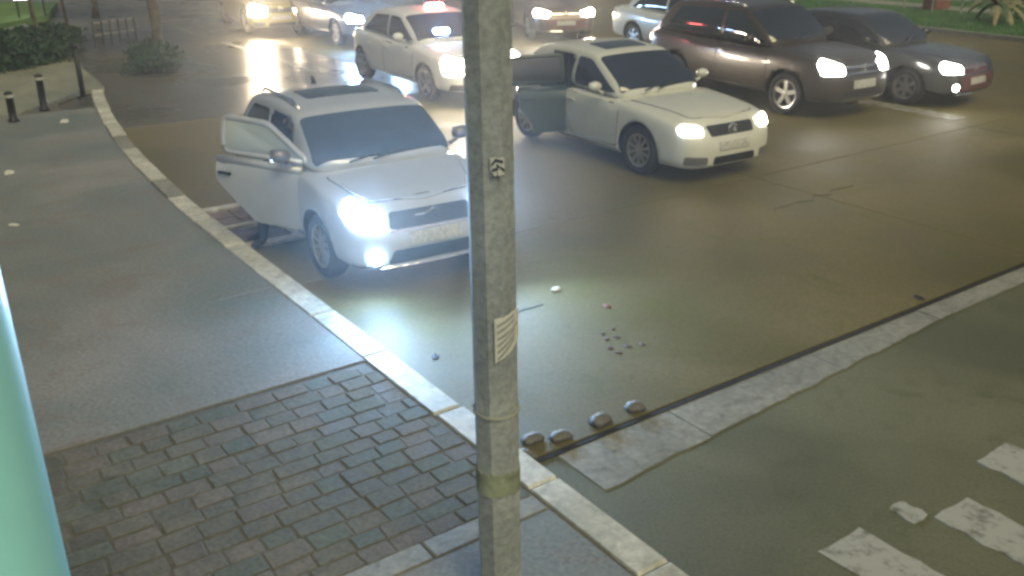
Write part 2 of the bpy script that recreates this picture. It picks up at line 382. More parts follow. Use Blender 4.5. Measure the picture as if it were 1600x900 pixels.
def decal(name, bvhs, pts, d, mat, parent, off=.004, thick=.012, rnd=.03, step=.07, xf=None):
    """a panel cut to an outline, laid on the bodywork along direction d, with its own thickness"""
    d = Vector(d).normalized(); u = Vector((0, 0, 1)).cross(d)
    if u.length < .1: u = Vector((0, 1, 0))
    u.normalize(); v = d.cross(u); pts = [Vector(p) for p in pts]; o = sum(pts, Vector())/len(pts)
    poly = round_poly([((p-o).dot(u), (p-o).dot(v)) for p in pts], rnd)
    den = []
    for i in range(len(poly)):
        a, b_ = Vector(poly[i]), Vector(poly[(i+1) % len(poly)]); l = (b_-a).length
        if l < 1e-5: continue
        k = max(1, int(l/step)); den += [a+(b_-a)*(j/k) for j in range(k)]
    n = len(den); P = list(den); xs = [p.x for p in den]; ys = [p.y for p in den]; pl = [tuple(p) for p in den]
    x = min(xs)+step*.6
    while x < max(xs):
        y = min(ys)+step*.6
        while y < max(ys):
            if inside((x, y), pl) and min((Vector((x, y))-q).length for q in den) > step*.45: P.append(Vector((x, y)))
            y += step
        x += step
    vo, eo, fo, *_ = delaunay_2d_cdt(P, [(i, (i+1) % n) for i in range(n)], [], 1, 1e-5)
    top = []; low = []
    for p in vo:
        w_ = o + u*p.x + v*p.y; best = None
        for bv in bvhs:
            h = bv.ray_cast(w_ - d*1.5, d, 3.0)
            if h[0] is not None and (best is None or h[3] < best[3]): best = h
        if best is None or (best[0]-w_).length > .6:
            best = min((bv.find_nearest(w_) for bv in bvhs), key=lambda q: q[3])
        nrm = best[1] if best[1].dot(d) < 0 else -best[1]
        top.append(best[0]+nrm*off); low.append(best[0]-nrm*thick)
    faces = []; cnt = {}
    for f in fo:
        a, b_, c = [top[i] for i in f[:3]]
        f = list(f)
        if (b_-a).cross(c-a).dot(d) > 0: f = f[::-1]
        faces.append(tuple(f))
        for i in range(len(f)): cnt.setdefault(tuple(sorted((f[i], f[(i+1) % len(f)]))), []).append((f[i], f[(i+1) % len(f)]))
    V = list(top); sm = len(faces)
    for e in cnt.values():
        if len(e) == 1:
            a, b_ = e[0]; k = len(V); V += [top[a], top[b_], low[b_], low[a]]; faces.append((k+3, k+2, k+1, k))
    if thick > .03:                                       # an inner skin as well, for panels seen from behind
        k = len(V); V += low; faces += [tuple(k+i for i in f[::-1]) for f in faces[:sm]]
    if xf is not None: V = [xf @ q for q in V]
    o_ = mesh(name, V, faces, mat, parent)
    for i, p in enumerate(o_.data.polygons): p.use_smooth = i < sm
    return o_
WHEELS = {}
def wheel_parts(Rw, wd, style):
    key = (Rw, wd, style)
    if key in WHEELS: return WHEELS[key]
    bm = bmesh.new(); r = Rw; h = wd/2; ri = r*.68
    RX = Matrix.Rotation(R(-90), 4, 'X')                  # axis along +y
    lathe(bm, [(ri, -h*.8), (r*.90, -h), (r*.985, -h*.72), (r, -h*.3), (r, h*.3), (r*.985, h*.72), (r*.90, h), (ri, h*.8), (ri*.96, h*.3), (ri*.96, -h*.3), (ri, -h*.8)][:-1], 28, RX, loop=True)
    t = bpy.data.meshes.new('tyre'); bmesh.ops.recalc_face_normals(bm, faces=bm.faces); bm.to_mesh(t); bm.free()
    for p in t.polygons: p.use_smooth = True
    t.materials.append(M('rubber'))
    bm = bmesh.new()                                      # rim: outer face towards +y
    lathe(bm, [(ri*.99, h*.82), (ri*1.01, h*.86), (ri*.90, h*.80), (ri*.88, h*.1), (ri*.86, h*.1), (ri*.86, h*.05)], 28, RX, caps=False)
    k = {'five': 5, 'multi': 10, 'six': 6}[style]
    for i in range(k):
        a = 2*math.pi*i/k; wdt = ri*(.30 if k < 7 else .15)
        v = bbox(bm, (0, 0, 0), (wdt, .022, ri*.80)); bmesh.ops.translate(bm, vec=(0, h*.62, ri*.50), verts=v)
        bmesh.ops.rotate(bm, cent=(0, 0, 0), matrix=Matrix.Rotation(a, 3, 'Y'), verts=v)
    lathe(bm, [(ri*.24, h*.5), (ri*.22, h*.78), (0.001, h*.8)], 14, RX)
    rm = bpy.data.meshes.new('rim'); bmesh.ops.recalc_face_normals(bm, faces=bm.faces); bm.to_mesh(rm); bm.free(); rm.materials.append(M('rim_alloy'))
    bm = bmesh.new(); lathe(bm, [(ri*.95, -h*.1), (ri*.95, h*.08), (.001, h*.1)], 24, RX, caps=False)
    dk = bpy.data.meshes.new('brake_disc'); bmesh.ops.recalc_face_normals(bm, faces=bm.faces); bm.to_mesh(dk); bm.free(); dk.materials.append(M('trim_black'))
    WHEELS[key] = (t, rm, dk); return WHEELS[key]
def interp(tab, x):
    tab = sorted(tab)
    if x <= tab[0][0]: return tab[0][1]
    for (a, b_), (c, d) in zip(tab, tab[1:]):
        if x <= c: return b_+(d-b_)*(x-a)/(c-a)
    return tab[-1][1]

def make_car(label, cat, loc, yaw, P, group='cars in the street'):
    root = thing(P.get('name', 'car'), label, cat, loc, R(yaw), group)
    L, W, H, wb, fo = P['L'], P['W'], P['H'], P['wb'], P['fo']; Rw = P.get('Rw', .31)
    F = wb/2+fo; Re = F-L; hw = W/2; paint = P['paint']; roofp = P.get('roof', paint)
    belt = P.get('belt', .93); nose = P.get('nose', .66); cowl = P.get('cowl', belt+.03); sill = P.get('sill', .21)
    cx, wt, rt, rb = P['cx'], P['wt'], P['rt'], P['rb']   # windscreen base / top, roof rear, rear glass base
    deck = P.get('deck', belt+.03); bx = P.get('bx', -.25)
    sh = [(F, nose-.06), (F-.1, nose+.02), (F-.3, nose+.07), (F-.6, nose+.12), (cx, cowl-.05), (cx-.2, belt-.03), (0, belt-.02), (rb, deck-.02), (Re+.12, deck-.05), (Re, deck-.14)]
    cz = [(F, nose-.05), (F-.1, nose+.05), (F-.3, nose+.12), (F-.6, nose+.18), (cx, cowl-.005), (cx-.2, cowl-.08), (0, belt-.06), (rb, deck+.01), (Re+.12, deck-.02), (Re, deck-.12)]
    wf = [(F, .54), (F-.03, .70), (F-.10, .83), (F-.22, .92), (F-.45, .97), (F-.8, 1), (0, 1), (Re+.7, 1), (Re+.3, .96), (Re+.1, .87), (Re+.02, .74), (Re, .62)]
    zb = [(F, sill+.06), (F-.12, sill), (F-.8, sill), (0, sill), (Re+.5, sill+.02), (Re+.1, sill+.06), (Re, sill+.14)]
    xs = [Re, Re+.03, Re+.12, Re+.3, Re+.6, -wb/2, -wb/4, 0, wb/4, cx-.3, cx, F-.6, F-.42, F-.25, F-.12, F-.04, F]
    xs = sorted({round(x, 3) for x in xs}); rings = []
    for x in xs:
        w_ = hw*interp(wf, x); b0 = interp(zb, x); s0 = interp(sh, x); c0 = interp(cz, x); h = s0-b0
        ln = .10 if x > F-.13 else 0                       # the bonnet lip sits back from the bumper
        pts = [(x, 0, b0), (x, .80*w_, b0), (x, .955*w_, b0+.05), (x, .99*w_, b0+.26*h), (x, 1.0*w_, b0+.58*h), (x-ln*.5, .985*w_, s0-.07), (x-ln, .93*w_, s0), (x-ln, .6*w_, s0+(c0-s0)*.8), (x-ln, 0, c0)]
        rings.append(pts)
    v, f = loft(rings); body = mesh('body', v, f, [paint, 'trim_black', 'interior'], root)
    ms = body.modifiers.new('s', 'SUBSURF'); ms.levels = ms.render_levels = 2
    bake(body); bvB = bvh_of(body.data)
    # greenhouse
    pr = [(rb, deck-.02), (rt-.03, H-.13), (rt+.06, H-.07), ((rt+wt)/2, H-.005), (wt-.06, H-.055), (wt+.02, H-.085), (cx, cowl+.0)]
    xs = [rb, rb+(rt-rb)*.5, rt-.03, rt+.06, rt+.25, (rt+wt)/2, wt-.25, wt-.06, wt+.02, wt+(cx-wt)*.5, cx]
    tw = P.get('tumble', .74); rings = []
    for x in xs:
        z = interp(pr, x); fr = max(0, min(1, (z-belt)/(H-belt))); wl = .915*hw*(1 if rb+.3 < x < cx-.3 else .93 if x in (rb, cx) else .97)
        wtp = hw*(.86+(tw-.86)*fr); b0 = min(belt, cowl)-.07
        zt = max(z-.045, b0+.02)
        rings.append([(x, 0, b0), (x, wl, b0), (x, wl+(wtp-wl)*.55+.012, b0+(zt-b0)*.55), (x, wtp, zt), (x, wtp*.93, z-.006), (x, wtp*.6, z+.012), (x, 0, z+.022)])
    v, f = loft(rings); cab = mesh('cabin', v, f, [roofp, 'trim_black', 'interior'], root)
    ms = cab.modifiers.new('s', 'SUBSURF'); ms.levels = ms.render_levels = 2
    bake(cab); bvC = bvh_of(cab.data)
    # wheel arches and door openings
    bm = bmesh.new()
    for x in (wb/2, -wb/2):
        for sg in (-1, 1):
            lathe(bm, [(Rw+.055, -.17), (Rw+.055, .17)], 32, Matrix.Translation((x, sg*(hw-.10), Rw)) @ Matrix.Rotation(R(90), 4, 'X'))
    bmesh.ops.recalc_face_normals(bm, faces=bm.faces)
    for f_ in bm.faces: f_.material_index = 1
    me = bpy.data.meshes.new('cut'); bm.to_mesh(me); bm.free(); cut = link('cut', me, [paint, 'trim_black', 'interior'], root)
    def boolean(target, cutter):
        q = target.modifiers.new('b', 'BOOLEAN'); q.operation = 'DIFFERENCE'; q.object = cutter; q.solver = 'EXACT'
        sm = evalmesh(target); target.modifiers.clear(); target.data = sm
    boolean(body, cut); bpy.data.objects.remove(cut)
    zhi = H-.14
    fdx0, fdx1 = P.get('fd', wb/2-Rw-.10), bx
    rdx1 = P.get('rd', -wb/2+Rw+.10)
    fw = [(cx-.20, belt+.035), (wt-.06, zhi), (bx+.04, zhi+.015), (bx+.04, belt+.03)]
    rw = [(bx-.04, belt+.03), (bx-.04, zhi+.015), (rt+.22, zhi-.01), (P.get('cp', rb+.35), belt+.06)]
    if P.get('rw'): rw = P['rw']
    cf = P.get('chamfer', (.42, .16)); fd = [(fdx0, sill+.13), (fdx0+.02, belt-.03), (bx, belt-.03), (bx, sill+cf[0]), (bx+cf[1], sill+.12)]
    rd = [(bx-.015, sill+.11), (bx-.015, belt-.03), (rdx1-.12, belt-.02), (rdx1-.10, .62), (rdx1+.06, .42), (rdx1+.10, sill+.11)]
    opened = P.get('open', [])
    for sd_, dn, ang, dmat in opened:
        x0, x1 = (bx, fdx0) if dn == 'front' else (rdx1-.05, bx-.02)
        bm = bmesh.new(); bbox(bm, ((x0+x1)/2, sd_*(hw-.18), (sill+.12+H-.12)/2), (x1-x0-.04, .66 if dn == 'front' else .6, H-.24-sill), bev=.05)
        if dn == 'front':                                   # the opening narrows under the raked pillar
            for v_ in bm.verts:
                if v_.co.z > belt and v_.co.x > (x0+x1)/2: v_.co.x -= (v_.co.z-belt)*(cx-.1-wt)/(H-belt) + max(0, fdx0-(cx-.22))
        for f_ in bm.faces: f_.material_index = 2
        me = bpy.data.meshes.new('cut'); bm.to_mesh(me); bm.free(); cut = link('cut', me, [paint, 'trim_black', 'interior'], root)
        boolean(body, cut); boolean(cab, cut); bpy.data.objects.remove(cut)
    # doors, side windows, handles
    for sg in (-1, 1):
        y = sg*hw; d = (0, -sg, 0)
        for dn, dp, wp in (('front', fd, fw), ('rear', rd, rw)):
            op = next((q for q in opened if q[0] == sg and q[1] == dn), None); xf = None; dm = paint
            if dn == 'rear' and P.get('doors', 4) == 2:
                decal('window', [bvC], [(a, y, b_) for a, b_ in wp], d, 'glass_dark', root); continue
            if op:
                hx = fdx0 if dn == 'front' else bx-.015; pv = Matrix.Translation((hx, sg*(hw-.03), 0))
                xf = pv @ Matrix.Rotation(-sg*R(op[2]), 4, 'Z') @ pv.inverted(); dm = op[3]
            if not op:
                mx_ = sum(a for a, _ in dp)/len(dp); mz_ = sum(b_ for _, b_ in dp)/len(dp)
                decal('door_seam', [bvB], [(a+.012*(1 if a > mx_ else -1), y, b_+.012*(1 if b_ > mz_ else -1)) for a, b_ in dp], d, 'trim_black', root, .0025, .012, .05, .09)
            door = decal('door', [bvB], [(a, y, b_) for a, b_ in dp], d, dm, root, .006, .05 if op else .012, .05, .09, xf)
            if op and op[3] != paint: door['label'] = 'rear door swung open, its shade painted dark teal'
            if op:
                bm = bmesh.new(); pp = [Vector((a, 0, b_)) for a, b_ in round_poly(wp, .07)]; out = []
                for p_ in pp:
                    h = bvC.ray_cast(Vector((p_.x, sg*2, p_.z)), Vector(d)); out.append((h[0] if h[0] else Vector((p_.x, y*.85, p_.z))))
                out.append(out[0]); tube(bm, out, .030, 6)
                lo = [Vector((a, sg*(hw*.925), belt-.03)) for a in (dp[1][0], dp[2][0])]; tube(bm, lo, .04, 6)
                for v_ in bm.verts: v_.co = xf @ v_.co
                from_bm('window_frame', bm, dm, door, True)
            decal('window', [bvC], [(a, y, b_) for a, b_ in wp], d, ('glass_clear' if op[3] == paint else 'glass_dark') if op else 'glass_dark', door, .007, .008, .05, .06, xf)
            bm = bmesh.new(); hx_ = dp[2][0]+.12 if dn == 'front' else dp[2][0]+.14
            h = bvB.ray_cast(Vector((hx_, sg*2, belt-.15)), Vector(d)); yy = h[0].y if h[0] else y
            bbox(bm, (hx_, yy+sg*.018, belt-.15), (.17, .03, .03), bev=.008)
            if xf is not None:
                for v_ in bm.verts: v_.co = xf @ v_.co
            from_bm('handle', bm, 'trim_black' if op else dm, door)
        # mirror
        bm = bmesh.new(); lathe(bm, [(.001, -.07), (.06, -.062), (.092, -.02), (.098, .02), (.085, .05), (.08, .055)], 16, Matrix.Rotation(R(-90), 4, 'Y'))
        bmesh.ops.scale(bm, vec=(.8, 1.05, .68), verts=bm.verts); bmesh.ops.translate(bm, vec=(0, sg*.10, .03), verts=bm.verts)
        tube(bm, [(0, -sg*.04, -.07), (0, sg*.06, -.02)], .022, 6)
        mo = from_bm('mirror', bm, P.get('mirror', paint), root, True); mo.location = (cx-.34, sg*(hw+.0), belt+.09)
        bm = bmesh.new(); bbox(bm, (-.047, sg*.10, .03), (.006, .155, .10), bev=.002); from_bm('mirror_glass', bm, 'mirror_glass', mo)
        # sill strip
        decal('sill_trim', [bvB], [(wb/2-Rw-.08, y, sill+.035), (wb/2-Rw-.08, y, sill+.10), (-wb/2+Rw+.08, y, sill+.10), (-wb/2+Rw+.08, y, sill+.035)], d, P.get('sillmat', paint), root, .012, .01, .02, .15)
    # screens, bonnet, sunroof
    nw = Vector((cx-wt, 0, 0)); gl = Vector((-(H-.09-cowl), 0, -(cx-wt))).normalized()
    decal('windscreen', [bvC], [(cx-.12, -P.get('wsw', .79)*hw, cowl+.04), (cx-.05, 0, cowl+.02), (cx-.12, P.get('wsw', .79)*hw, cowl+.04), (wt+.05, (tw-.025)*hw, H-.10), (wt+.05, -(tw-.025)*hw, H-.10)], gl, P.get('screen', 'glass_dark'), root, .010, .01, .06, .06)
    gr = Vector((H-.12-deck, 0, -(rt-rb))).normalized()
    decal('rear_window', [bvC], [(rb+.08, -.72*hw, deck+.06), (rt-.03, -(tw-.06)*hw, H-.15), (rt-.03, (tw-.06)*hw, H-.15), (rb+.08, .72*hw, deck+.06)], gr, 'glass_dark', root, .004, .01, .06, .1)
    decal('bonnet_seam', [bvB], [(F-.275, -.635*hw, nose), (cx+.03, -.815*hw, cowl), (cx+.05, 0, cowl), (cx+.03, .815*hw, cowl), (F-.275, .635*hw, nose), (F-.212, 0, nose)], (0, 0, -1), 'trim_black', root, .001, .012, .08, .07)
    decal('bonnet', [bvB], [(F-.287, -.62*hw, nose), (cx+.04, -.80*hw, cowl), (cx+.06, 0, cowl), (cx+.04, .80*hw, cowl), (F-.287, .62*hw, nose), (F-.224, 0, nose)], (0, 0, -1), paint, root, .007, .012, .08, .07)
    if P.get('sunroof'):
        a, b_, yy = P['sunroof']
        decal('sunroof', [bvC], [(a, -yy, H), (b_, -yy, H), (b_, yy, H), (a, yy, H)], (0, 0, -1), 'glass_dark', root, .006, .01, .06, .1)
    if P.get('rails'):
        for sg in (-1, 1):
            bm = bmesh.new(); tube(bm, [(rt+.1, sg*hw*.66, H-.07), (rt+.25, sg*hw*.68, H-.005), (wt-.35, sg*hw*.68, H+.0), (wt-.15, sg*hw*.67, H-.06)], .018, 8); from_bm('roof_rail', bm, P['rails'], root, True)
    for sg in (-1, 1):
        bm = bmesh.new(); tube(bm, [(cx+.02, sg*.12-.3, cowl+.04), (cx-.10, sg*.12+.08, cowl+.075)], .010, 5); from_bm('wiper', bm, 'trim_black', root)
    # front
    ws = P.get('front', {}); fx = F
    for nm, pts, mat, off in ws.get('panels', []):
        decal(nm, [bvB], [(fx, a*hw, b_) for a, b_ in pts], (-1, 0, 0), mat, root, off, .012, .03 if 'plate' not in nm else .008, .05)
    for sg in (-1, 1):
        d = Vector((-.80, -sg*.60, -.10))
        hp = ws['lamp']; hm = ws.get('beam')
        base = [Vector((F-.5*max(0, a-.45), sg*a*hw, z)) for a, z in hp]
        on = hm and (ws.get('on') is None or sg in ws['on'])
        dec = decal('headlight', [bvB], base, d, hm if on else 'glass_dark', root, .008, .012, .05, .03)
        if on:
            ld = bpy.data.lights.new('headlight_beam', 'SPOT'); ld.energy = ws.get('watt', 60); ld.color = ws.get('col', (1, .93, .8))
            ld.spot_size = R(ws.get('cone', 74)); ld.spot_blend = 1.0; ld.shadow_soft_size = .07
            lo = bpy.data.objects.new('headlight_beam', ld); C.objects.link(lo); lo.parent = dec
            c = sum(base, Vector())/len(base); lo.location = (F+.06, c.y, c.z)
            lo.rotation_euler = Vector((-1, -sg*.05, .075+ws.get('tilt', 0))).to_track_quat('Z', 'Y').to_euler()
        if ws.get('fog'):
            a, z, rr, fm, sides = ws['fog']
            if sg in sides:
                pts = [(F, sg*a*hw+rr*math.cos(k*math.pi/4), z+rr*math.sin(k*math.pi/4)) for k in range(8)]
                decal('fog_lamp', [bvB], pts, Vector((-.9, -sg*.4, 0)), fm, root, .01, .012, .02, .05)
        # tail lamps
        tz = P.get('tail', (deck-.25, deck-.04)); tx = P.get('tailx', .25)
        decal('tail_lamp', [bvB, bvC], [(Re+tx, sg*hw, tz[0]), (Re+tx, sg*hw, tz[1]), (Re-.02, sg*hw*.7, tz[1]), (Re-.02, sg*hw*.7, tz[0])], Vector((.6, -sg*.8, 0)), 'tail_lens' if P.get('tailon') else 'maroon_paint', root, .008, .012, .03, .07)
    # badge
    if ws.get('badge'):
        by, bz, br, kind = ws['badge']; h = bvB.ray_cast(Vector((F+1, by, bz)), Vector((-1, 0, 0))); x = h[0].x+.022
        bm = bmesh.new()
        if kind == 's':
            tube(bm, [(x, br*.8, bz+br*.55), (x, br*.2, bz+br*.9), (x, -br*.8, bz+br*.45), (x, br*.8, bz-br*.45), (x, -br*.2, bz-br*.9), (x, -br*.8, bz-br*.55)], .014, 6)
        else:
            n_ = 20; tube(bm, [(x, br*math.cos(2*math.pi*k/n_), bz+br*math.sin(2*math.pi*k/n_)) for k in range(n_+1)], .011, 6)
            tube(bm, [(x, br*.55, bz+br*.7), (x, br*.2, bz-br*.1), (x, 0, bz+br*.2), (x, -br*.2, bz-br*.1), (x, -br*.55, bz+br*.7)], .009, 5)
            tube(bm, [(x, br*.7, bz+br*.1), (x, br*.3, bz-br*.75), (x, 0, bz-br*.2), (x, -br*.3, bz-br*.75), (x, -br*.7, bz+br*.1)], .009, 5)
        from_bm('badge', bm, 'chrome', root)
    if P.get('antenna'):
        bm = bmesh.new(); ax = rt+.14; tube(bm, [(ax, 0, H-.03), (ax-.03, 0, H+.03), (ax-.05, 0, H+.05)], [.03, .02, .008], 8); from_bm('antenna', bm, 'trim_black', root, True)
    # wheels
    t, rm, dk = wheel_parts(Rw, P.get('tw', .195), P.get('rim', 'five'))
    for x in (wb/2, -wb/2):
        for sg in (-1, 1):
            o = bpy.data.objects.new('wheel', t); C.objects.link(o); o.parent = root; o.location = (x, sg*(hw-.125), Rw); o.rotation_euler = (0, 0, 0 if sg > 0 else math.pi)
            for nm, me in (('rim', rm), ('brake_disc', dk)):
                q = bpy.data.objects.new(nm, me); C.objects.link(q); q.parent = o
    for sd_, dn, ang, dmat in opened:                        # seat seen through the opening
        sx = (-.05 if dn == 'front' else bx-.62)
        bm = bmesh.new(); bbox(bm, (sx+.05, sd_*.36, .46), (.50, .46, .16), bev=.05)
        bbox(bm, (sx-.24, sd_*.36, .80), (.14, .44, .62), Matrix.Rotation(R(-12), 3, 'Y'), bev=.05)
        bbox(bm, (sx-.33, sd_*.36, H-.38), (.09, .22, .16), bev=.035); from_bm('seat', bm, 'seat_cloth', root, True)
    return root

hatch = dict(chamfer=(.50, .46), L=3.60, W=1.70, H=1.44, wb=2.40, fo=.78, paint='silver_white', wsw=.83, screen='glass_bloom', cx=1.08, wt=.42, rt=-.98, rb=-1.42, belt=.95, cowl=.98, nose=.72, deck=.98, bx=-.22, Rw=.30, sill=.22,
    sunroof=(-.42, .02, .40), rails='chrome', antenna=1, mirror='grey_paint', tumble=.79, open=[(-1, 'front', 30, 'silver_white')], rim='multi', sillmat='trim_black',
    front=dict(lamp=[(.56, .60), (.60, .74), (.93, .86), (.97, .76), (.80, .60)], beam='beam_blue', watt=75, cone=120, col=(.50, .72, 1), badge=(0, .66, .075, 's'), fog=(.70, .37, .065, 'beam_blue', (-1,)), on=(-1, 1), tilt=.13,
        panels=[('grille', [(-.50, .60), (-.46, .72), (.46, .72), (.50, .60), (.30, .57), (-.30, .57)], 'grille_dark', .006), ('bumper_intake', [(-.55, .30), (-.48, .42), (.48, .42), (.55, .30)], 'grille_dark', .006),
            ('number_plate', [(-.30, .45), (-.30, .55), (.30, .55), (.30, .45)], 'plate', .014), ('bumper_strip', [(-.62, .255), (-.60, .275), (.60, .275), (.62, .255)], 'chrome', .02), ('grille_bar', [(-.50, .565), (-.50, .585), (.50, .585), (.50, .565)], 'chrome', .016)]))
sedan = dict(L=4.40, W=1.74, H=1.44, wb=2.51, fo=.88, paint='cream_paint', cx=.86, wt=.12, rt=-1.22, rb=-1.72, belt=.91, cowl=.94, nose=.70, deck=.98, bx=-.25, Rw=.315, sill=.17,
    sunroof=(-.40, .0, .38), antenna=1, tumble=.73, open=[(-1, 'rear', 72, 'painted_door_shade')], rim='multi', sillmat='cream_paint',
    front=dict(lamp=[(.58, .61), (.60, .70), (.84, .75), (.92, .70), (.86, .61)], beam='beam_warm', watt=14, badge=(0, .635, .07, 'ring'),
        panels=[('grille', [(-.42, .58), (-.46, .70), (.46, .70), (.42, .58)], 'grille_dark', .006), ('bumper_intake', [(-.42, .24), (-.40, .34), (.40, .34), (.42, .24)], 'grille_dark', .006),
            ('bumper_vent', [(-.84, .26), (-.84, .37), (-.52, .35), (-.52, .25)], 'grey_paint', .006), ('bumper_vent', [(.84, .26), (.84, .37), (.52, .35), (.52, .25)], 'grey_paint', .006), ('number_plate', [(-.30, .41), (-.30, .51), (.30, .51), (.30, .41)], 'plate', .014)]))
suv = dict(name='suv', L=4.45, W=1.82, H=1.68, wb=2.62, fo=.88, paint='dark_paint', cx=.92, wt=.22, rt=-1.62, rb=-2.05, belt=1.05, cowl=1.08, nose=.86, deck=1.10, bx=-.28, Rw=.345, sill=.26, tumble=.76,
    rails='chrome', rim='five', tw=.22, tail=(.86, 1.22), tailx=.20, tailon=True,
    front=dict(lamp=[(.52, .72), (.54, .86), (.90, .98), (.97, .90), (.90, .72)], beam='beam_white', watt=14, badge=(0, .78, .07, 'ring'),
        panels=[('grille', [(-.46, .66), (-.50, .84), (.50, .84), (.46, .66)], 'grille_dark', .006), ('grille_bar', [(-.48, .80), (-.48, .825), (.48, .825), (.48, .80)], 'chrome', .018), ('grille_bar', [(-.46, .715), (-.46, .735), (.46, .735), (.46, .715)], 'chrome', .018),
            ('bumper_intake', [(-.55, .36), (-.50, .46), (.50, .46), (.55, .36)], 'grille_dark', .006), ('number_plate', [(-.30, .49), (-.30, .62), (.30, .62), (.30, .49)], 'plate', .014), ('bumper_strip', [(-.50, .30), (-.50, .325), (.50, .325), (.50, .30)], 'chrome', .02)]))
dark = dict(L=4.45, W=1.75, H=1.46, wb=2.6, fo=.86, paint='black_paint', cx=.90, wt=.15, rt=-1.25, rb=-1.80, belt=.93, cowl=.96, nose=.72, deck=1.0, bx=-.25, Rw=.31, rim='six',
    front=dict(lamp=[(.52, .60), (.54, .72), (.90, .80), (.97, .72), (.90, .60)], beam='beam_white', watt=10, fog=(.74, .38, .06, 'beam_white', (-1,)), badge=(0, .66, .065, 'ring'), on=(-1,),
        panels=[('grille', [(-.44, .58), (-.46, .70), (.46, .70), (.44, .58)], 'maroon_paint', .006), ('grille_bar', [(-.44, .655), (-.44, .675), (.44, .675), (.44, .655)], 'chrome', .018), ('bumper_face', [(-.60, .30), (-.60, .555), (.60, .555), (.60, .30)], 'maroon_paint', .006), ('number_plate', [(-.28, .40), (-.28, .51), (.28, .51), (.28, .40)], 'plate', .016),
            ('bumper_strip', [(-.62, .24), (-.62, .262), (-.1, .262), (-.1, .24)], 'chrome', .02)]))
import copy
def var(base, **k):
    d = copy.deepcopy(base); fr = k.pop('front', {}); d.update(k); d['front'].update(fr); return d
patrol = var(dark, L=4.05, rt=-1.05, rb=-1.6, paint='white_paint', rim='five', cx=.95, wt=.2, front=dict(beam='beam_far', watt=90, fog=None, on=(-1, 1), lamp=[(.45, .52), (.5, .74), (.92, .84), (.98, .74), (.92, .52)]))
patrol['front']['panels'] = [p for p in sedan['front']['panels']]
red = var(dark, paint='dusk_paint', front=dict(beam='beam_far', watt=6, fog=None, on=(-1, 1)))
pale = var(dark, paint='cream_paint', front=dict(beam=None, fog=None)); pale['front']['panels'] = [p for p in sedan['front']['panels']]
lead = var(dark, paint='yellow_paint', front=dict(beam='beam_lead', watt=300, col=(1, .78, .52), tilt=.03, fog=None, on=(-1, 1), lamp=[(.45, .52), (.5, .74), (.92, .82), (.98, .74), (.92, .52)])); lead['front']['panels'] = [p for p in sedan['front']['panels']]
blue = var(dark, paint='grey_paint', front=dict(beam='beam_blue', watt=30, col=(.7, .86, 1), fog=None, on=(-1, 1)))

c1 = make_car('silver white hatchback with blue-white headlights and its front passenger door wide open at the kerb', 'car', (-1.72, 9.45, .016), -58, hatch)
c2 = make_car('cream white sedan with sunroof and rear door open, its shade painted dark teal, right of the pole', 'car', (1.60, 13.1, .016), -56, sedan)
c3 = make_car('dark brown SUV with large bright headlight, behind the cream sedan', 'suv', (4.50, 16.9, .016), -56, suv)
c4 = make_car('black car with maroon front bumper, rightmost in the row of cars', 'car', (6.68, 17.7, .016), -52, dark)
c5 = make_car('white car with red and blue beacons, behind the hatchback and left of the pole', 'car', (-1.58, 18.1, .016), -56, patrol)
for nm, lc, mt, sz in (('beacon', (.02, .12, 1.48), 'beacon_red', (.14, .36, .09)), ('beacon', (.74, -.16, 1.09), 'beacon_blue', (.12, .30, .10))):
    bm = bmesh.new(); bbox(bm, (0, 0, 0), sz, bev=.025); o = from_bm(nm, bm, mt, c5, True); o.location = lc
c6 = make_car('dusky grey car with two bright headlights, behind the pole and the cream sedan', 'car', (.95, 26.6, .016), -78, red)
c7 = make_car('cream car tucked in behind the dark brown SUV', 'car', (4.35, 22.4, .016), -56, pale)
c8 = make_car('yellowish car with warm headlights mirrored on the wet road, farthest left', 'car', (-7.2, 27.6, .016), -62, lead)
c9 = make_car('grey car with a blue-white headlight peeking out behind the white beacon car', 'car', (-4.45, 25.3, .016), -56, blue)

# ------------------------------------------------------------------ the pole in front of the camera
PX, PY = -.052, 3.55
pole = thing('utility_pole', 'tall concrete utility pole with notice and sticker in the middle foreground', 'pole', (PX, PY, .1))
lean = -.016
def pole_c(z): return Vector((lean*z, 0, z))
def pole_r(z): return .102 - .0022*z
bm = bmesh.new(); rings = []
for k in range(25):
    z = k*.3; c = pole_c(z); r = pole_r(z)
    rings.append([bm.verts.new(c+Vector((r*math.cos(R(22.5+8)+i*math.pi/4), r*math.sin(R(22.5+8)+i*math.pi/4), 0))) for i in range(8)])
for a, b_ in zip(rings, rings[1:]):
    for i in range(8): bm.faces.new((a[i], a[(i+1) % 8], b_[(i+1) % 8], b_[i]))
bm.faces.new(rings[-1]); bm.faces.new(rings[0])
be = [e for e in bm.edges if abs(e.verts[0].co.z-e.verts[1].co.z) > .1]
bmesh.ops.bevel(bm, geom=be, offset=.012, segments=2, affect='EDGES')
from_bm('shaft', bm, 'pole_concrete', pole)
def on_pole(ang, z, off=.002):              # ang measured from the side facing the camera, positive to the right
    a = R(-90)+ang; r = pole_r(z)*.985+off; c = pole_c(z)
    return Vector((c.x+r*math.cos(a), r*math.sin(a), z))
